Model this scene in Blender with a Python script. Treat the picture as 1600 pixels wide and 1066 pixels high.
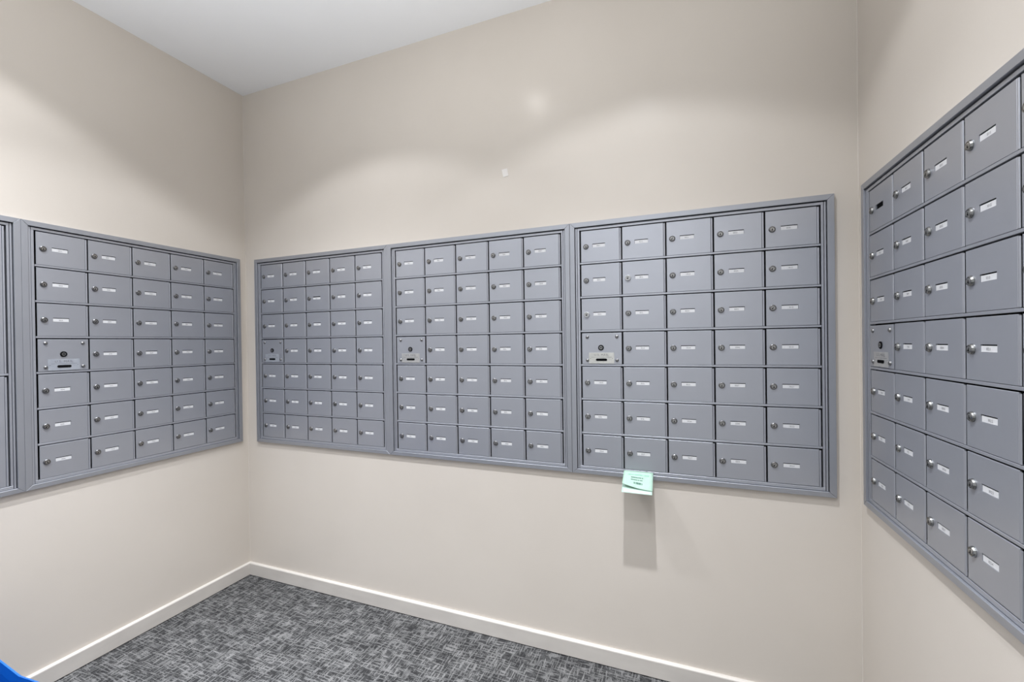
import bpy, bmesh, math, random
from mathutils import Matrix, Vector
random.seed(7)
scene = bpy.context.scene
for o in list(bpy.data.objects):
    bpy.data.objects.remove(o, do_unlink=True)
COL = scene.collection

# ------------------------------------------------------------------ dimensions
W, H, FRONT = 2.8774, 2.7615, -3.3           # room width, height, open side
PITCH, ROW = 0.16514, 0.1397                 # mailbox door pitch
ML, MT, MB = 0.041, 0.033, 0.0235            # unit margins round the door grid
UW, UH = 5 * PITCH + 2 * ML, MT + 7 * ROW + MB
BB = 0.0717

# ------------------------------------------------------------------ camera
CX, CY, CZ = 2.3092, -1.83171, 1.31831
YAW, PIT, ROL, FPX, PPX, PPY = 0.38369, -0.00529, -0.01342, 692.263, 778.77, 539.59
c, s = math.cos, math.sin
Ry = Matrix(((c(YAW), s(YAW), 0), (-s(YAW), c(YAW), 0), (0, 0, 1)))
Rp = Matrix(((1, 0, 0), (0, c(PIT), s(PIT)), (0, -s(PIT), c(PIT))))
Rr = Matrix(((c(ROL), 0, s(ROL)), (0, 1, 0), (-s(ROL), 0, c(ROL))))
Mv = Rr @ Rp @ Ry
right, fwd, up = Mv[0], Mv[1], Mv[2]
cam = bpy.data.cameras.new('camera')
cam.sensor_fit = 'HORIZONTAL'; cam.sensor_width = 36.0
cam.lens = FPX * 36.0 / 1600.0
cam.shift_x = (800 - PPX) / 1600.0
cam.shift_y = (PPY - 533) / 1600.0
cam.clip_start = 0.02
co = bpy.data.objects.new('camera', cam); COL.objects.link(co)
m3 = Matrix((right, up, -fwd)).transposed()
co.matrix_world = Matrix.Translation((CX, CY, CZ)) @ m3.to_4x4()
scene.camera = co

# ------------------------------------------------------------------ world, exposure, lights
world = bpy.data.worlds.new('world'); scene.world = world
world.use_nodes = True
bg = world.node_tree.nodes['Background']
bg.inputs['Color'].default_value = (0.94, 0.97, 1.0, 1)
bg.inputs['Strength'].default_value = 0.75
scene.view_settings.view_transform = 'Standard'
scene.view_settings.look = 'None'
scene.view_settings.gamma = 1.0
scene.view_settings.exposure = 0.0
scene.view_settings.use_curve_mapping = False

def area_light(name, loc, rot, sx, sy, power, color):
    l = bpy.data.lights.new(name, 'AREA'); l.shape = 'RECTANGLE'; l.size = sx; l.size_y = sy
    l.energy = power; l.color = color
    o = bpy.data.objects.new(name, l); COL.objects.link(o); o.location = loc; o.rotation_euler = rot
    return o

def spot(name, loc, power, color=(0.955, 0.985, 1.04), size=117, blend=0.22, radius=0.022, floor_term=0.045):
    """A recessed downlight: narrow beam towards the floor, weak spill up to the cut-off angle."""
    l = bpy.data.lights.new(name, 'SPOT'); l.energy = power; l.color = color
    l.spot_size = math.radians(size); l.spot_blend = blend; l.shadow_soft_size = radius
    l.use_nodes = True
    nt = l.node_tree; n = nt.nodes; em = n['Emission']
    g = n.new('ShaderNodeNewGeometry'); sep = n.new('ShaderNodeSeparateXYZ')
    ab = n.new('ShaderNodeMath'); ab.operation = 'ABSOLUTE'
    pw = n.new('ShaderNodeMath'); pw.operation = 'POWER'; pw.inputs[1].default_value = 11
    ad = n.new('ShaderNodeMath'); ad.operation = 'ADD'; ad.inputs[1].default_value = floor_term
    L = nt.links.new
    L(g.outputs['Incoming'], sep.inputs[0]); L(sep.outputs['Z'], ab.inputs[0]); L(ab.outputs[0], pw.inputs[0])
    L(pw.outputs[0], ad.inputs[0]); L(ad.outputs[0], em.inputs['Strength'])
    o = bpy.data.objects.new(name, l); COL.objects.link(o); o.location = loc
    return o
LAMPS = [(2.16, -0.736), (0.95, -0.736), (0.55, -1.25), (2.35, -1.55)]
POWER = [290, 310, 310, 215]
for (x, y), p in zip(LAMPS, POWER):
    spot('downlight_lamp', (x, y, H - 0.02), p)

area_light('added_ceiling_fill', (1.62, -1.85, 1.1), (math.pi, 0, 0), 0.5, 0.5, 32, (0.97, 0.985, 1.0)).data.spread = math.radians(124)  # added upward fill that brightens the ceiling, with no fixture behind it

# ------------------------------------------------------------------ materials
def new_mat(name):
    m = bpy.data.materials.new(name); m.use_nodes = True
    return m, m.node_tree, m.node_tree.nodes['Principled BSDF']
def simple(name, col, rough=0.5, metal=0.0, spec=0.5):
    m, nt, b = new_mat(name)
    b.inputs['Base Color'].default_value = (*col, 1); b.inputs['Roughness'].default_value = rough
    b.inputs['Metallic'].default_value = metal; b.inputs['Specular IOR Level'].default_value = spec
    return m
def noisy(name, c1, c2, scale, rough=0.5, bump=0.0, bscale=None, metal=0.0, spec=0.5, stretch=(1, 1, 1), detail=4, bdist=0.001):
    m, nt, b = new_mat(name); n = nt.nodes; L = nt.links.new
    tc = n.new('ShaderNodeTexCoord'); mp = n.new('ShaderNodeMapping'); mp.inputs['Scale'].default_value = stretch
    L(tc.outputs['Object'], mp.inputs['Vector'])
    no = n.new('ShaderNodeTexNoise'); no.inputs['Scale'].default_value = scale; no.inputs['Detail'].default_value = detail
    L(mp.outputs['Vector'], no.inputs['Vector'])
    cr = n.new('ShaderNodeValToRGB'); cr.color_ramp.elements[0].position = 0.35; cr.color_ramp.elements[1].position = 0.65
    cr.color_ramp.elements[0].color = (*c1, 1); cr.color_ramp.elements[1].color = (*c2, 1)
    L(no.outputs['Fac'], cr.inputs[0]); L(cr.outputs[0], b.inputs['Base Color'])
    b.inputs['Roughness'].default_value = rough; b.inputs['Metallic'].default_value = metal
    b.inputs['Specular IOR Level'].default_value = spec
    if bump:
        n2 = n.new('ShaderNodeTexNoise'); n2.inputs['Scale'].default_value = bscale or scale; n2.inputs['Detail'].default_value = 3
        L(mp.outputs['Vector'], n2.inputs['Vector'])
        bp = n.new('ShaderNodeBump'); bp.inputs['Strength'].default_value = bump; bp.inputs['Distance'].default_value = bdist
        L(n2.outputs['Fac'], bp.inputs['Height']); L(bp.outputs[0], b.inputs['Normal'])
    return m

M_WALL = noisy('wall_paint', (0.645, 0.592, 0.530), (0.665, 0.612, 0.550), 2.2, rough=0.22, bump=0.12, bscale=260, spec=0.30, bdist=0.0006)
M_CEIL = noisy('ceiling_paint', (0.87, 0.88, 0.89), (0.89, 0.90, 0.91), 1.5, rough=0.8, bump=0.1, bscale=180)
M_BASE = noisy('baseboard_paint', (0.59, 0.555, 0.515), (0.64, 0.605, 0.56), 6, rough=0.45, stretch=(1, 1, 3), bump=0.08, bscale=60)
M_CAB = noisy('grey_enamel', (0.420, 0.434, 0.476), (0.438, 0.452, 0.496), 5, rough=0.50, metal=0.78, spec=0.5, bump=0.03, bscale=350, bdist=0.0002)
M_CAB2 = noisy('grey_enamel_trim', (0.375, 0.388, 0.424), (0.392, 0.405, 0.442), 5, rough=0.50, metal=0.78, spec=0.5, bump=0.04, bscale=400, bdist=0.0003)
for mm_ in (M_CAB, M_CAB2):
    b_ = mm_.node_tree.nodes['Principled BSDF']; b_.inputs['Coat Weight'].default_value = 0.35; b_.inputs['Coat Roughness'].default_value = 0.22
M_DARK = simple('inside_dark', (0.035, 0.037, 0.042), 0.6)
M_PLATE = noisy('white_name_card', (0.64, 0.645, 0.66), (0.70, 0.70, 0.71), 90, rough=0.35)
M_INK = simple('grey_ink', (0.14, 0.14, 0.15), 0.6)
M_INKL = simple('light_ink', (0.32, 0.32, 0.33), 0.6)
M_CHROME = simple('worn_chrome', (0.24, 0.238, 0.235), 0.30, 1.0)
M_PLUG = simple('lock_plug', (0.42, 0.415, 0.41), 0.35, 1.0)
M_BRIGHT = simple('bright_chrome', (0.85, 0.85, 0.84), 0.18, 1.0)
M_STEEL = simple('zinc_rivet', (0.30, 0.30, 0.30), 0.3, 1.0)
M_KEY = simple('keyway_black', (0.005, 0.005, 0.006), 0.9, 0.0, 0.05)
M_TAG = noisy('brushed_metal_tag', (0.50, 0.50, 0.50), (0.58, 0.58, 0.57), 60, rough=0.35, metal=0.6)
M_TAGW = noisy('pale_tag', (0.46, 0.46, 0.43), (0.53, 0.53, 0.50), 60, rough=0.4, metal=0.1)
M_TAGG = noisy('painted_tag', (0.30, 0.32, 0.36), (0.34, 0.36, 0.40), 60, rough=0.35)
M_GREEN = noisy('mint_paper', (0.36, 0.535, 0.43), (0.385, 0.56, 0.455), 40, rough=0.7)
M_GREEN2 = noisy('mint_paper_under', (0.47, 0.66, 0.56), (0.50, 0.69, 0.60), 40, rough=0.7)
M_TYPE = simple('printed_type', (0.05, 0.13, 0.10), 0.7)
M_TYPEL = simple('pale_printed_type', (0.22, 0.46, 0.36), 0.7)
M_STICK = simple('white_tape', (0.74, 0.71, 0.68), 0.5)
M_BLUE = noisy('blue_plastic', (0.0, 0.085, 0.40), (0.0, 0.105, 0.47), 7, rough=0.38)
M_BLUER = simple('blue_plastic_edge', (0.30, 0.48, 0.85), 0.3)
M_WHITE = simple('white_metal', (0.85, 0.85, 0.85), 0.4)

def carpet():
    m, nt, b = new_mat('carpet_weave'); n = nt.nodes; L = nt.links.new
    tc = n.new('ShaderNodeTexCoord')
    def noise(scale, stretch, detail=2, off=(0, 0, 0), rough=0.5):
        mp = n.new('ShaderNodeMapping'); mp.inputs['Scale'].default_value = stretch; mp.inputs['Location'].default_value = off
        L(tc.outputs['Object'], mp.inputs['Vector'])
        t = n.new('ShaderNodeTexNoise'); t.inputs['Scale'].default_value = scale; t.inputs['Detail'].default_value = detail
        t.inputs['Roughness'].default_value = rough
        L(mp.outputs['Vector'], t.inputs['Vector']); return t.outputs['Fac']
    def mth(op, a, b_, clamp=False):
        k = n.new('ShaderNodeMath'); k.operation = op; k.use_clamp = clamp
        for i, v in enumerate((a, b_)):
            if isinstance(v, (int, float)): k.inputs[i].default_value = v
            elif v is not None: L(v, k.inputs[i])
        return k.outputs[0]
    def sharpen(v, lo, hi):
        r = n.new('ShaderNodeMapRange'); r.inputs[1].default_value = lo; r.inputs[2].default_value = hi
        L(v, r.inputs[0]); return r.outputs[0]
    a = sharpen(noise(9, (1.8, 17, 1), 2), 0.53, 0.56)                 # strands across the room
    d = sharpen(noise(9, (17, 1.8, 1), 3, (5, 3, 0)), 0.53, 0.56)      # strands along the room
    cross = mth('MAXIMUM', a, d)
    patch = sharpen(noise(9, (1.0, 1.5, 1), 4, (2, 9, 0)), 0.44, 0.56)
    block = sharpen(noise(24, (1.5, 1.0, 1), 3, (7, 1, 0)), 0.46, 0.56)
    fib = noise(300, (1, 1, 1), 2)
    mix = mth('ADD', mth('MULTIPLY', cross, 0.55), mth('MULTIPLY', patch, 0.16))
    mix = mth('ADD', mix, mth('MULTIPLY', block, 0.16))
    mix = mth('ADD', mix, mth('MULTIPLY', mth('SUBTRACT', fib, 0.5), 1.1), True)
    cr = n.new('ShaderNodeValToRGB')
    cr.color_ramp.elements[0].position = 0.0; cr.color_ramp.elements[0].color = (0.028, 0.028, 0.029, 1)
    cr.color_ramp.elements[1].position = 1.0; cr.color_ramp.elements[1].color = (0.235, 0.233, 0.230, 1)
    e = cr.color_ramp.elements.new(0.45); e.color = (0.088, 0.088, 0.089, 1)
    L(mix, cr.inputs[0]); L(cr.outputs[0], b.inputs['Base Color'])
    b.inputs['Roughness'].default_value = 0.95; b.inputs['Specular IOR Level'].default_value = 0.1
    bp = n.new('ShaderNodeBump'); bp.inputs['Strength'].default_value = 0.5; bp.inputs['Distance'].default_value = 0.003
    L(mth('ADD', mix, fib), bp.inputs['Height']); L(bp.outputs[0], b.inputs['Normal'])
    return m
M_CARPET = carpet()

# ------------------------------------------------------------------ mesh helpers
def mesh_from(name, verts, faces, mat, smooth=False, mats=None, idx=None):
    me = bpy.data.meshes.new(name); me.from_pydata([tuple(v) for v in verts], [], faces)
    for mm in (mats or [mat]): me.materials.append(mm)
    if idx: me.polygons.foreach_set('material_index', idx)
    if smooth: me.polygons.foreach_set('use_smooth', [True] * len(me.polygons))
    me.update(); return me
class MB_:
    def __init__(self): self.v = []; self.f = []; self.i = []
    def box(self, x0, x1, y0, y1, z0, z1, mi=0):
        b = len(self.v)
        self.v += [(x0, y0, z0), (x1, y0, z0), (x1, y1, z0), (x0, y1, z0), (x0, y0, z1), (x1, y0, z1), (x1, y1, z1), (x0, y1, z1)]
        self.f += [tuple(b + k for k in q) for q in ((0, 3, 2, 1), (4, 5, 6, 7), (0, 1, 5, 4), (1, 2, 6, 5), (2, 3, 7, 6), (3, 0, 4, 7))]
        self.i += [mi] * 6
    def add(self, vs, fs, mi=0):
        b = len(self.v); self.v += list(vs); self.f += [tuple(b + k for k in q) for q in fs]; self.i += [mi] * len(fs)
    def mesh(self, name, mat=None, mats=None, bevel=0, smooth=False, seg=1):
        me = mesh_from(name, self.v, self.f, mat, smooth, mats, self.i)
        if bevel:
            bm = bmesh.new(); bm.from_mesh(me)
            bmesh.ops.bevel(bm, geom=list(bm.edges), offset=bevel, segments=seg, affect='EDGES', profile=0.5)
            bm.to_mesh(me); bm.free()
        return me
def link(name, me, parent=None, loc=(0, 0, 0), rot=(0, 0, 0)):
    o = bpy.data.objects.new(name, me); COL.objects.link(o)
    if parent is not None: o.parent = parent
    o.location = loc; o.rotation_euler = rot
    return o
def struct(o): o['kind'] = 'structure'; return o
def thing(name, label, cat, loc, rotz=0, group=None):
    o = bpy.data.objects.new(name, None); COL.objects.link(o); o.empty_display_size = 0.05
    o.location = loc; o.rotation_euler = (0, 0, rotz); o['label'] = label; o['category'] = cat
    if group: o['group'] = group
    return o
def lathe(profile, n=20, cap=True):
    """profile: (radius, y) list, revolved round the Y axis (y negative = towards the room)."""
    vs, fs = [], []
    for r, y in profile:
        for k in range(n):
            a = 2 * math.pi * k / n; vs.append((r * math.cos(a), y, r * math.sin(a)))
    for j in range(len(profile) - 1):
        for k in range(n):
            a, b_ = j * n + k, j * n + (k + 1) % n
            fs.append((a, b_, b_ + n, a + n))
    if cap: fs.append(tuple((len(profile) - 1) * n + k for k in range(n)))
    return vs, fs

# ------------------------------------------------------------------ room shell
G0 = 1.77632                                       # top of door grid, back wall
GD, GF = 1.77952, 1.77931
X_A, X_B, X_C = 0.12502, 1.03214, 1.94056          # left edges of the three door grids
Z0 = G0 - 7 * ROW - MB; Z1 = G0 + MT
ZD0, ZD1 = GD - 7 * ROW - MB, GD + MT
ZF0, ZF1 = GF - 7 * ROW - MB, GF + MT
HB = 0.010                                         # wall opening is this much inside the frame
TH = 0.16
BX0, BX1 = X_A - ML + HB, X_C + 5 * PITCH + ML - HB
DY0, DY1 = -0.08334 - 5 * PITCH - ML - UW + 0.0 + HB, -0.08334 + ML - HB   # left wall: units E and D
FY0, FY1 = -0.09964 - 5 * PITCH - ML + HB, -0.09964 + ML - HB
def wall_holed(axis, a0, a1, h0, h1, z0, z1, t0, t1):
    m = MB_()
    for (p, q, r, s_) in ((a0, h0, 0, H), (h1, a1, 0, H), (h0, h1, 0, z0), (h0, h1, z1, H)):
        if axis == 'x': m.box(p, q, t0, t1, r, s_)
        else: m.box(t0, t1, p, q, r, s_)
    # back of the recess
    if axis == 'x': m.box(h0, h1, t1 - 0.005, t1, z0, z1)
    else:
        if t0 < 0: m.box(t0, t0 + 0.005, h0, h1, z0, z1)
        else: m.box(t1 - 0.005, t1, h0, h1, z0, z1)
    return m.mesh('wall', M_WALL)
struct(link('wall_back', wall_holed('x', -TH, W + TH, BX0, BX1, Z0 + HB, Z1 - HB, 0, TH)))
struct(link('wall_left', wall_holed('y', FRONT, 0, DY0, DY1, ZD0 + HB, ZD1 - HB, -TH, 0)))
struct(link('wall_right', wall_holed('y', FRONT, 0, FY0, FY1, ZF0 + HB, ZF1 - HB, W, W + TH)))
m = MB_(); m.box(-TH, W + TH, FRONT, TH, -0.1, 0); struct(link('floor', m.mesh('floor', M_CARPET)))
m = MB_(); m.box(-TH, W + TH, FRONT, TH, H, H + 0.1); struct(link('ceiling', m.mesh('ceiling', M_CEIL)))

def baseboard(name, length, loc, rotz, trim=0.0):
    # profile in (y, z): y towards the room is negative
    prof = [(0, 0.004), (-0.0150, 0.004), (-0.0150, BB - 0.006), (-0.0140, BB - 0.0032), (-0.0118, BB - 0.0012), (-0.0080, BB), (0, BB + 0.0004)]
    vs = [(x, y, z) for x in (0, length) for y, z in prof]; k = len(prof)
    fs = [(i, (i + 1) % k, k + (i + 1) % k, k + i) for i in range(k)] + [tuple(range(k))[::-1], tuple(range(k, 2 * k))]
    struct(link(name, mesh_from(name, vs, fs, M_BASE), None, loc, (0, 0, rotz)))
baseboard('baseboard_back', W - 0.030, (0.015, 0, 0), 0)
baseboard('baseboard_left', -FRONT - 0.0, (0, FRONT, 0), math.pi / 2)
baseboard('baseboard_right', -FRONT - 0.0, (W, 0, 0), -math.pi / 2)
# thin painted caulk beads in the corners
def bead(name, loc, sx, sy):
    n = 6; r = 0.0022; vs = []
    for z in (BB, H):
        vs.append((0, 0, z)); vs += [(sx * r * math.cos(a), sy * r * math.sin(a), z) for a in [k * math.pi / 2 / n for k in range(n + 1)]]
    k = n + 2; fs = [(i, i + 1, k + i + 1, k + i) for i in range(1, n + 1)]
    struct(link(name, mesh_from(name, vs, fs, M_WALL, True), None, loc))
bead('trim_1', (0, 0, 0), 1, -1); bead('trim_2', (W, 0, 0), -1, -1)

# ------------------------------------------------------------------ shared mailbox pieces
GAP, PL_R, ROLL0, ROLL1 = 0.0040, 0.1578, 0.1584, 0.1646
PT, PB = 0.0030, 0.1313                       # door plate top / bottom inside its row
FACE = 0.0045                                 # door face in front of the wall plane
BACKG = M_DARK

def plate_mesh(x0, x1, z0, z1, yf, depth, win=None, ch=0.0009, mi=0):
    """door leaf, front at y=-yf; optional window pocket (wx0,wx1,wz0,wz1,pocket)"""
    m = MB_()
    yb = -yf + depth
    o_ = [(x0, z0), (x1, z0), (x1, z1), (x0, z1)]
    i_ = [(x0 + ch, z0 + ch), (x1 - ch, z0 + ch), (x1 - ch, z1 - ch), (x0 + ch, z1 - ch)]
    vs = [(x, yb, z) for x, z in o_] + [(x, -yf + ch, z) for x, z in o_] + [(x, -yf, z) for x, z in i_]
    fs = [(0, 1, 5, 4), (1, 2, 6, 5), (2, 3, 7, 6), (3, 0, 4, 7), (4, 5, 9, 8), (5, 6, 10, 9), (6, 7, 11, 10), (7, 4, 8, 11), (3, 2, 1, 0)]
    if win is None:
        fs.append((8, 9, 10, 11)); m.add(vs, fs)
    else:
        a, b_, c_, d_, pk = win
        vs += [(a, -yf, c_), (b_, -yf, c_), (b_, -yf, d_), (a, -yf, d_)]
        vs += [(a, -yf + pk, c_), (b_, -yf + pk, c_), (b_, -yf + pk, d_), (a, -yf + pk, d_)]
        fs += [(8, 9, 13, 12), (9, 10, 14, 13), (10, 11, 15, 14), (11, 8, 12, 15)]
        fs += [(12, 13, 17, 16), (13, 14, 18, 17), (14, 15, 19, 18), (15, 12, 16, 19)]
        m.add(vs, fs); m.add([vs[k] for k in (16, 17, 18, 19)], [(0, 1, 2, 3)], 1)
    return m
# door mesh in its own frame: origin at the cell's top-left corner on the wall plane
WX0, WX1, WZT, WZB, POCK = 0.0512, 0.1018, 0.0580, 0.0733, 0.0030
def door_mesh():
    m = plate_mesh(GAP, PL_R, -PB, -PT, FACE, 0.0035, (WX0, WX1, -WZB, -WZT, POCK))
    # rolled hinge edge on the right
    xc = (ROLL0 + ROLL1) / 2; r = (ROLL1 - ROLL0) / 2; n = 6; vs = []
    for z in (-PB + 0.0005, -PT - 0.002):
        vs += [(xc - r * math.cos(k * math.pi / n), -FACE + 0.0012 - r * 0.75 * math.sin(k * math.pi / n), z) for k in range(n + 1)]
    k = n + 1; fs = [(i, i + 1, k + i + 1, k + i) for i in range(n)] + [tuple(range(k, 2 * k)), tuple(range(k))[::-1]]
    m.add(vs, fs)
    me = m.mesh('door', mats=[M_CAB, M_KEY]); return me
DOOR = door_mesh()
def lock_meshes(mat, r=0.0112, h=0.0052):
    m = MB_()
    vs, fs = lathe([(r, 0), (r, -h * 0.25), (r * 0.97, -h * 0.45), (r * 0.86, -h * 0.9), (r * 0.80, -h), (r * 0.66, -h), (r * 0.62, -h + 0.0022), (r * 0.1, -h + 0.0022)], 20)
    m.add(vs, fs, 0)
    vs, fs = lathe([(r * 0.56, -h + 0.0014), (r * 0.53, -h - 0.0001), (r * 0.08, -h - 0.0001)], 20); m.add(vs, fs, 2)
    # keyway: dark slot with a small wedge
    yk = -h - 0.0004
    m.add([(-0.0011, yk, -0.0050), (0.0011, yk, -0.0050), (0.0008, yk, 0.0030), (-0.0008, yk, 0.0030)], [(0, 1, 2, 3)], 1)
    m.add([(-0.0026, yk - 0.0001, -0.0045), (0.0026, yk - 0.0001, -0.0045), (0.0006, yk - 0.0001, 0.0005), (-0.0006, yk - 0.0001, 0.0005)], [(0, 1, 2, 3)], 1)
    me = m.mesh('lock', mats=[mat, M_KEY, M_PLUG])
    for i, p in enumerate(me.polygons): p.use_smooth = False
    return me
LOCK = lock_meshes(M_CHROME); LOCK_B = lock_meshes(M_BRIGHT, 0.0122, 0.0066); LOCK_BIG = lock_meshes(simple('polished_lock', (0.30, 0.30, 0.295), 0.2, 1.0), 0.0112, 0.0058)
m = MB_(); m.box(WX0 + 0.0006, WX1 - 0.0006, -FACE + 0.0012, -FACE + 0.0026, -WZB + 0.0004, -WZT - 0.0027)
CARD = m.mesh('name_card', M_PLATE)

# glyphs from the built-in font, reused for every number and notice
GLYPH = {}
def glyph(ch):
    if ch in GLYPH: return GLYPH[ch]
    cu = bpy.data.curves.new('t', 'FONT'); cu.body = ch; cu.size = 1; cu.resolution_u = 2
    ob = bpy.data.objects.new('t', cu); COL.objects.link(ob)
    bpy.context.view_layer.update()
    dg = bpy.context.evaluated_depsgraph_get()
    me = bpy.data.meshes.new_from_object(ob.evaluated_get(dg))
    vs = [tuple(v.co) for v in me.vertices]; fs = [tuple(p.vertices) for p in me.polygons]
    w = max([v[0] for v in vs], default=0.3) + 0.08
    bpy.data.objects.remove(ob, do_unlink=True); bpy.data.curves.remove(cu); bpy.data.meshes.remove(me)
    GLYPH[ch] = (vs, fs, w); return GLYPH[ch]
def text_geo(m, body, x, z, size, y, center=True, mi=0, sp=1.0):
    ws = [0.32 if ch == ' ' else glyph(ch)[2] * sp for ch in body]
    tot = sum(ws) * size; cx = x - tot / 2 if center else x
    for ch, w in zip(body, ws):
        if ch != ' ':
            vs, fs, _ = glyph(ch)
            m.add([(cx + vx * size, y, z + vy * size) for vx, vy, _ in vs], fs, mi)
        cx += w * size
def number_mesh(body):
    m = MB_(); text_geo(m, body, (WX0 + WX1) / 2 + random.uniform(-0.004, 0.004), -WZB + 0.0036, 0.0078, -FACE + 0.00105)
    return m.mesh('number', M_INK)

# master door
RIV = MB_(); vs, fs = lathe([(0.0068, 0), (0.0066, -0.0018), (0.0052, -0.0040), (0.0028, -0.0052)], 14); RIV.add(vs, fs)
RIVET = RIV.mesh('rivet', M_STEEL, smooth=True)
m = MB_()
vs, fs = lathe([(0.0112, 0), (0.0112, -0.0022), (0.0104, -0.0028), (0.0072, -0.0028)], 22, cap=False); m.add(vs, fs, 0)
vs, fs = lathe([(0.0072, -0.0012), (0.0068, -0.0030), (0.001, -0.0032)], 18); m.add(vs, fs, 1)
m.add([(-0.0042, -0.0034, -0.0012), (0.0042, -0.0034, -0.0012), (0.0022, -0.0034, 0.0016), (-0.0022, -0.0034, 0.0016)], [(0, 1, 2, 3)], 0)
MASTER_LOCK = m.mesh('lock', mats=[M_KEY, M_STEEL])
MASTER = plate_mesh(GAP, 0.1632, -0.1308, -0.0042, FACE + 0.0012, 0.0045).mesh('master_door', mats=[M_CAB, M_DARK])
def tag_meshes(mat):
    p = MB_(); p.box(0.032, 0.133, -FACE - 0.0021, -FACE - 0.0012, -0.1285, -0.0845)
    t = MB_(); y = -FACE - 0.0023
    text_geo(t, 'U.S. MAIL', 0.0825, -0.0975, 0.0125, y, sp=1.08)
    t.add([(0.042, y, -0.1030), (0.123, y, -0.1030), (0.123, y, -0.1020), (0.042, y, -0.1020)], [(0, 1, 2, 3)])
    for hx in (0.0385, 0.1265):
        t.add([(hx - 0.0018, y, -0.1088), (hx + 0.0018, y, -0.1088), (hx + 0.0018, y, -0.1072), (hx - 0.0018, y, -0.1072)], [(0, 1, 2, 3)])
    k = MB_(); n = 8; vs = []
    for i in range(n + 1):
        a = -math.pi / 2 + math.pi * i / n; vs.append((0.1005 + 0.0048 * math.cos(a), 0, -0.1128 + 0.0048 * math.sin(a)))
    for i in range(n + 1):
        a = math.pi / 2 + math.pi * i / n; vs.append((0.0650 + 0.0048 * math.cos(a), 0, -0.1128 + 0.0048 * math.sin(a)))
    N = len(vs); vv = [(x, y + 0.0001, z) for x, _, z in vs] + [(x, y - 0.0010, z) for x, _, z in vs]
    k.add(vv, [tuple(range(N, 2 * N))] + [(i, (i + 1) % N, N + (i + 1) % N, N + i) for i in range(N)])
    return p.mesh('tag', mat, bevel=0.0003), t.mesh('lettering', M_INK), k.mesh('maker_plate', M_KEY)
TAGS = {'metal': tag_meshes(M_TAG), 'pale': tag_meshes(M_TAGW), 'painted': tag_meshes(M_TAGG)}

# unit frame: local axes X right, Z up, -Y into the room; origin at unit's lower-left outer corner
TW = {'side': 0.0205, 'top': 0.0200, 'bot': 0.0185}
def mitre_piece(kind):
    t = 0.0125; ws, wt, wb = TW['side'], TW['top'], TW['bot']; e = 0.0
    if kind == 'left': q = [(e, 0), (ws, wb), (ws, UH - wt), (e, UH)]
    if kind == 'right': q = [(UW, UH), (UW - ws, UH - wt), (UW - ws, wb), (UW, 0)]
    if kind == 'top': q = [(0, UH), (ws, UH - wt), (UW - ws, UH - wt), (UW, UH)]
    if kind == 'bot': q = [(UW, 0), (UW - ws, wb), (ws, wb), (0, 0)]
    cx = sum(p[0] for p in q) / 4; cz = sum(p[1] for p in q) / 4
    q2 = []
    for i, p in enumerate(q):            # pull each piece in by 0.25 mm so the joints read
        q2.append((p[0] + (0.00025 if p[0] < cx else -0.00025), p[1] + (0.00025 if p[1] < cz else -0.00025)))
    m = MB_(); vs = [(x, -0.0002, z) for x, z in q2] + [(x, -t, z) for x, z in q2]
    m.add(vs, [(4, 5, 6, 7), (0, 1, 5, 4), (1, 2, 6, 5), (2, 3, 7, 6), (3, 0, 4, 7), (3, 2, 1, 0)])
    me = m.mesh('frame_trim', M_CAB2)
    bm = bmesh.new(); bm.from_mesh(me); bmesh.ops.recalc_face_normals(bm, faces=bm.faces)
    bmesh.ops.bevel(bm, geom=list(bm.edges), offset=0.0007, segments=1, affect='EDGES'); bm.to_mesh(me); bm.free()
    return me
TRIMS = {k: mitre_piece(k) for k in ('left', 'right', 'top', 'bot')}
def inner_frame_mesh():
    m = MB_(); gx0, gx1 = ML, UW - ML; gz1 = UH - MT; gz0 = gz1 - 7 * ROW
    lo, hi = TW['bot'] + 0.001, UH - TW['top'] - 0.0025
    f = 0.0060
    m.box(TW['side'] + 0.0018, TW['side'] + 0.0085, -f, 0.010, lo, hi)
    m.box(TW['side'] + 0.0097, gx0 - 0.0020, -f + 0.001, 0.010, lo, hi)
    m.box(UW - TW['side'] - 0.0078, UW - TW['side'] - 0.0022, -f, 0.010, lo, hi)
    m.box(gx1 + 0.0040, UW - TW['side'] - 0.0095, -f + 0.001, 0.010, lo, hi)
    m.box(TW['side'] + 0.0097, UW - TW['side'] - 0.0095, -f, 0.010, gz1 + 0.0005, hi - 0.0005)
    m.box(TW['side'] + 0.0097, UW - TW['side'] - 0.0095, -f + 0.0005, 0.010, lo, gz0 + 0.0068)
    return m.mesh('inner_frame', M_CAB, bevel=0.0006)
INNER = inner_frame_mesh()
m = MB_(); m.box(ML - 0.001, UW - ML + 0.003, -FACE - 0.0006, 0.006, -0.1391, -0.1323)
BAR = m.mesh('divider_bar', M_CAB, bevel=0.0006)
def carcass_mesh():
    i, d = HB + 0.0015, 0.13; m = MB_()
    m.box(i, UW - i, d - 0.002, d, i, UH - i)
    m.box(i, i + 0.0015, 0.002, d, i, UH - i); m.box(UW - i - 0.0015, UW - i, 0.002, d, i, UH - i)
    m.box(i, UW - i, 0.002, d, i, i + 0.0015); m.box(i, UW - i, 0.002, d, UH - i - 0.0015, UH - i)
    for k in range(1, 5): m.box(ML + k * PITCH - 0.0004, ML + k * PITCH + 0.0004, 0.012, d, i, UH - i)
    for k in range(1, 7): z = UH - MT - k * ROW + 0.003; m.box(i, UW - i, 0.012, d, z - 0.0004, z + 0.0004)
    return m.mesh('cabinet_body', M_DARK)
CARC = carcass_mesh()

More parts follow.
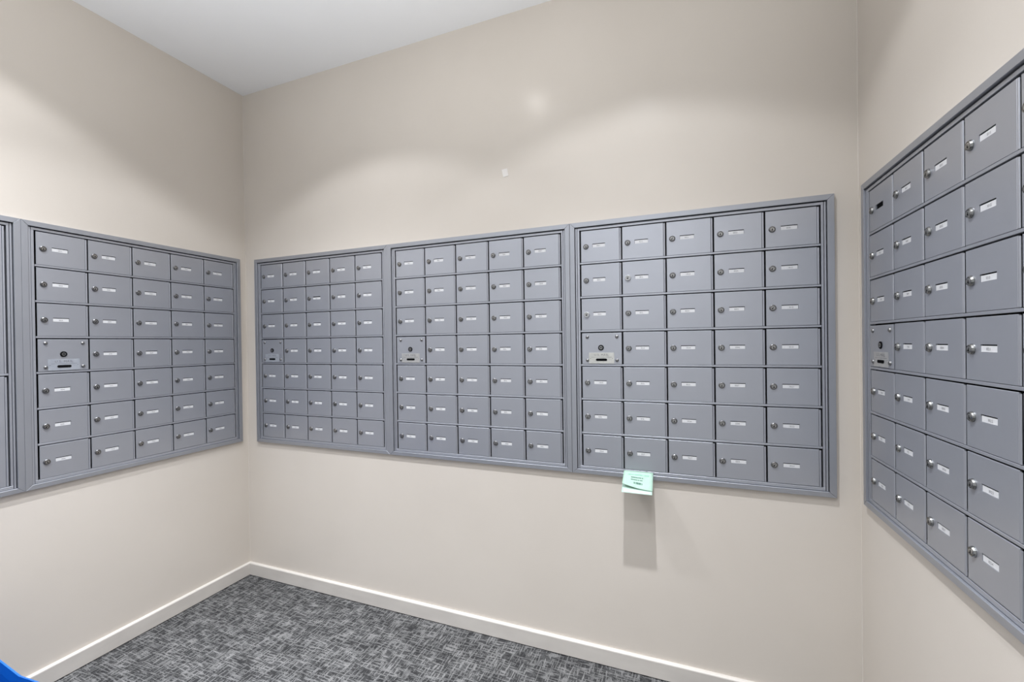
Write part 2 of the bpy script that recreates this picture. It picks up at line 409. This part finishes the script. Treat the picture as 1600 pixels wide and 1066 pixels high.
def mail_unit(label, loc, rotz, numbers, tagkind, lock=LOCK, bright=(), nocard=(), sag=()):
    t = thing('mailbox_cabinet', label, 'mailbox', loc, rotz, 'wall mailbox cabinets')
    link('cabinet_body', CARC, t); link('inner_frame', INNER, t)
    for k in TRIMS: link('frame_trim', TRIMS[k], t)
    zt = UH - MT
    for r in range(6): link('divider_bar', BAR, t, (0, 0, zt - r * ROW))
    it = iter(numbers)
    for cc in range(5):
        for r in range(7):
            x, z = ML + cc * PITCH, zt - r * ROW
            if cc == 0 and r == 3:
                dm = link('master_door', MASTER, t, (x, 0, z)); dm['label'] = 'grey master door with four rivets, centre lock and U.S. MAIL tag'
                for rx, rz in ((0.026, -0.020), (0.144, -0.020), (0.026, -0.115), (0.144, -0.115)):
                    link('rivet', RIVET, dm, (rx, -FACE - 0.0010, rz))
                link('lock', MASTER_LOCK, dm, (0.081, -FACE - 0.0011, -0.064))
                a, b_, k_ = TAGS[tagkind]
                link('tag', a, dm); link('lettering', b_, dm); link('maker_plate', k_, dm)
                continue
            num = next(it)
            d = link('door', DOOR, t, (x, random.uniform(-0.0004, 0.0003), z))
            lk = link('lock', LOCK_B if (cc, r) in bright else lock, d, (0.0245, -FACE + 0.0001, -0.0675 + random.uniform(-0.0006, 0.0006)),
                      (0, random.choice([0, 0, 0.1, -0.12, 0.35, -0.3, 0.6]), 0))
            if (cc, r) in bright: lk['label'] = 'bright new chrome lock'
            if (cc, r) not in nocard:
                dz = -0.0018 if (cc, r) in sag else 0
                link('name_card', CARD, d, (random.uniform(-0.0004, 0.0004), 0, dz))
                link('number', number_mesh(num), d, (0, 0, dz))
    return t
def nums(start, step=1, prefix=''): 
    k = start
    while True:
        yield f'{k}'; k += step
def floors(pairs):
    out = []
    for base, n in pairs: out += [str(base + i) for i in range(n)]
    return iter(out)
mail_unit('first grey mailbox cabinet on the back wall, beside the left corner of the room', (X_A - ML, 0, Z0), 0,
          floors([(701, 12), (721, 4), (801, 13), (821, 5)]), 'painted', sag=((2, 1),))
mail_unit('middle grey mailbox cabinet of three on the back wall', (X_B - ML, 0, Z0), 0,
          floors([(821, 4), (901, 13), (921, 4), (1001, 13)]), 'metal')
mail_unit('grey mailbox cabinet on the back wall with the green paper slip under it', (X_C - ML, 0, Z0), 0,
          floors([(1001, 4), (1005, 2), (1011, 7), (1021, 7), (1003, 7), (1010, 4), (1021, 3)]), 'pale', bright=((1, 1), (0, 2)))
YD0 = -0.08334 - 5 * PITCH - ML
mail_unit('grey mailbox cabinet on the left wall, full of small numbered doors', (0, YD0, ZD0), math.pi / 2,
          floors([(601, 13), (621, 4), (702, 12), (721, 5)]), 'painted')
mail_unit('grey mailbox cabinet on the right wall with one card slot empty', (W, -0.09964 + ML, ZF0), -math.pi / 2,
          floors([(901, 6), (907, 7), (1001, 7), (1011, 3), (1021, 4), (1101, 7)]), 'metal', lock=LOCK_BIG, nocard=((0, 0),))

# parcel cabinet at the left edge of the picture: large doors, four rows over three
t = thing('parcel_cabinet', 'grey parcel locker with tall doors at the left edge of the picture', 'mailbox', (0, YD0 - UW, ZD0), math.pi / 2)
link('cabinet_body', CARC, t); link('inner_frame', INNER, t)
for k in TRIMS: link('frame_trim', TRIMS[k], t)
zt = UH - MT; link('divider_bar', BAR, t, (0, 0, zt - 3 * ROW))
for cc in range(2):
    for r0, r1 in ((0, 4), (4, 7)):
        w = 2.5 * PITCH; hh = (r1 - r0) * ROW
        pm = plate_mesh(0.004, w - 0.0078, -hh + 0.0084, -0.003, FACE, 0.0035)
        xc, r = w - 0.0040, 0.0031; n = 6; vs = []
        for z in (-hh + 0.009, -0.005):
            vs += [(xc - r * math.cos(k * math.pi / n), -FACE + 0.0012 - r * 0.75 * math.sin(k * math.pi / n), z) for k in range(n + 1)]
        k = n + 1; pm.add(vs, [(i, i + 1, k + i + 1, k + i) for i in range(n)] + [tuple(range(k, 2 * k)), tuple(range(k))[::-1]])
        d = link('parcel_door', pm.mesh('parcel_door', mats=[M_CAB, M_DARK]), t, (ML + cc * w, 0, zt - r0 * ROW))
        link('lock', LOCK, d, (0.03, -FACE, -hh / 2))

# ------------------------------------------------------------------ green slip tucked under the third cabinet
t = thing('paper_slip', 'mint green folded notice slip tucked under the back wall cabinet', 'paper', (2.163, 0, 0.745))
def sheet(name, pts, mat, bow, lift=0.0, th=0.0004):
    """pts: four corners (x,y,z): back-left, back-right, front-right, front-left"""
    a, b_, c_, d_ = [Vector(p) for p in pts]; n = 8; vs = []
    for sgn in (0, 1):
        for j in range(n + 1):
            v = j / n
            for i in range(n + 1):
                u = i / n
                p = (a * (1 - u) + b_ * u) * (1 - v) + (d_ * (1 - u) + c_ * u) * v
                p = p + Vector((0, 0, bow * math.sin(math.pi * v) + lift * (v ** 2) * ((1 - u) ** 2) - sgn * th))
                vs.append(tuple(p))
    k = n + 1; K = k * k; fs = []
    for j in range(n):
        for i in range(n):
            q = j * k + i; fs += [(q, q + k, q + k + 1, q + 1), (K + q, K + q + 1, K + q + k + 1, K + q + k)]
    ring = [i for i in range(k)] + [j * k + n for j in range(1, k)] + [n * k + i for i in range(n - 1, -1, -1)] + [j * k for j in range(n - 1, 0, -1)]
    R_ = len(ring)
    for i in range(R_): fs.append((ring[i], ring[(i + 1) % R_], K + ring[(i + 1) % R_], K + ring[i]))
    return mesh_from(name, vs, fs, mat, True)
xl, xr, zb = -0.0560, 0.0540, 0.0580
top_pts = [(xl, -0.0100, zb + 0.001), (xr, -0.0100, zb + 0.0005), (xr + 0.001, -0.092, 0.0125), (xl + 0.001, -0.088, 0.0145)]
low_pts = [(xl, -0.0098, zb - 0.001), (xr, -0.0098, zb - 0.001), (xr, -0.105, 0.002), (xl, -0.105, 0.002)]
ts = link('top_sheet', sheet('top_sheet', top_pts, M_GREEN, 0.003, 0.016), t)
link('bottom_sheet', sheet('bottom_sheet', low_pts, M_GREEN2, -0.002), t)['label'] = 'paler lower leaf of the folded slip'
# printed lines on the top sheet (too small to read in the photograph)
pm = MB_()
A_, B_, C_, D_ = [Vector(p) for p in top_pts]
def on_sheet(u, v):
    p = (A_ * (1 - u) + B_ * u) * (1 - v) + (D_ * (1 - u) + C_ * u) * v
    return tuple(p + Vector((0, 0, 0.003 * math.sin(math.pi * v) + 0.016 * v * v * (1 - u) ** 2 + 0.0007)))
for v, u0, u1, hgt, mi in ((0.25, 0.17, 0.86, 0.035, 1), (0.43, 0.27, 0.68, 0.03, 0), (0.57, 0.27, 0.66, 0.03, 0), (0.75, 0.37, 0.66, 0.055, 0)):
    u = u0
    while u < u1:
        w = random.uniform(0.012, 0.03); w = min(w, u1 - u)
        pm.add([on_sheet(u, v + hgt), on_sheet(u + w, v + hgt), on_sheet(u + w, v - hgt * random.uniform(0.4, 1)), on_sheet(u, v - hgt)], [(0, 1, 2, 3)], mi)
        u += w + random.choice([0.006, 0.006, 0.007, 0.022])
link('print', pm.mesh('print', mats=[M_TYPE, M_TYPEL]), ts)

# ------------------------------------------------------------------ scrap of tape on the wall
vs = []
for y in (0.0, -0.0012):
    vs += [(-0.0150, y, 0.0150), (0.0105, y, 0.0178), (0.0160, y, -0.0150), (-0.0080, y, -0.0190)]
o = link('tape_scrap', mesh_from('tape_scrap', vs, [(7, 6, 5, 4), (0, 1, 5, 4), (1, 2, 6, 5), (2, 3, 7, 6), (3, 0, 4, 7)], M_STICK), None, (1.6120, -0.0002, 2.0690))
o['label'] = 'small white scrap of tape stuck high on the back wall'; o['category'] = 'tape'

# ------------------------------------------------------------------ blue bin in the lower left corner
def blue_bin():
    t = thing('recycling_bin', 'blue plastic bin on the carpet by the left wall', 'bin', (0.42, -1.38, 0))
    # rim outline (x, y, z offset) counter-clockwise, rear side towards the back wall sags in the middle
    rear = RIM
    out = [(x - 0.42, y + 1.38, z) for x, y, z in rear]
    loop = out + [(0.36, -0.02, 0.36), (0.36, -0.18, 0.37), (0.33, -0.21, 0.375), (0.0, -0.215, 0.40), (-0.33, -0.21, 0.43), (-0.36, -0.18, 0.44), (-0.36, 0.10, 0.46)]
    n = len(loop); vs = []
    def ring(scale, zf, zabs=None):
        for x, y, z in loop: vs.append((x * scale, y * scale, zabs if zabs is not None else z * zf))
    ring(0.72, 0, 0.002); ring(0.85, 0.5); ring(0.965, 0.94); ring(0.997, 0.95); ring(1.0, 0.985); ring(0.997, 1.0); ring(0.975, 1.0); ring(0.95, 0.94); ring(0.85, 0.5); ring(0.72, 0, 0.012)
    fs = []
    for j in range(9):
        for i in range(n):
            a, b_ = j * n + i, j * n + (i + 1) % n; fs.append((a, b_, b_ + n, a + n))
    fs.append(tuple(range(n))[::-1]); fs.append(tuple(range(9 * n, 10 * n)))
    me = mesh_from('tub', vs, fs, M_BLUE)
    bm = bmesh.new(); bm.from_mesh(me); bmesh.ops.recalc_face_normals(bm, faces=bm.faces); bm.to_mesh(me); bm.free()
    link('tub', me, t)
    return t
def px_on_plane_y(u, v, Y):
    d = fwd + right * ((u - PPX) / FPX) - up * ((v - PPY) / FPX)
    k = (Y - CY) / d.y
    return Vector((CX, CY, CZ)) + d * k
RIM = [(0.06, -1.22, 0.50), (0.16, -1.19, 0.49)]
for u_, v_ in ((-22, 1013), (0, 1030), (17, 1043), (34, 1056), (46, 1060), (63, 1066), (85, 1073)):
    p_ = px_on_plane_y(u_, v_, -1.185); RIM.append((p_.x, p_.y, p_.z))
RIM.append((0.78, -1.22, RIM[-1][2]))

blue_bin()

# ------------------------------------------------------------------ ceiling fixtures (above the frame)
def fixture(x, y, label, glow=0.0, r=0.075):
    t = thing('downlight', label, 'light', (x, y, H), 0, 'recessed ceiling downlights')
    vs, fs = lathe([(r, 0), (r, -0.004), (r * 0.86, -0.008), (r * 0.72, -0.004)], 32, cap=False)
    vs = [(a, c_, b_) for a, b_, c_ in vs]
    link('trim_ring', mesh_from('trim_ring', vs, fs, M_WHITE, True), t)
    n = 28; vs = [(r * 0.72 * math.cos(2 * math.pi * k / n), r * 0.72 * math.sin(2 * math.pi * k / n), -0.003) for k in range(n)]
    mm, nt, b = new_mat('lens'); b.inputs['Base Color'].default_value = (0.8, 0.8, 0.8, 1)
    b.inputs['Emission Color'].default_value = (1, 0.97, 0.93, 1); b.inputs['Emission Strength'].default_value = glow
    link('lens', mesh_from('lens', vs, [tuple(range(n))[::-1]], mm), t)
    return t
for (x, y), lab in zip(LAMPS, ('white recessed downlight above the third back wall cabinet', 'white recessed downlight above the first back wall cabinet',
                               'white recessed downlight near the left wall', 'white recessed downlight behind the camera')):
    fixture(x, y, lab)
g = fixture(1.54, -0.736, 'round glowing ceiling light between the two downlights', 45.0, 0.06)
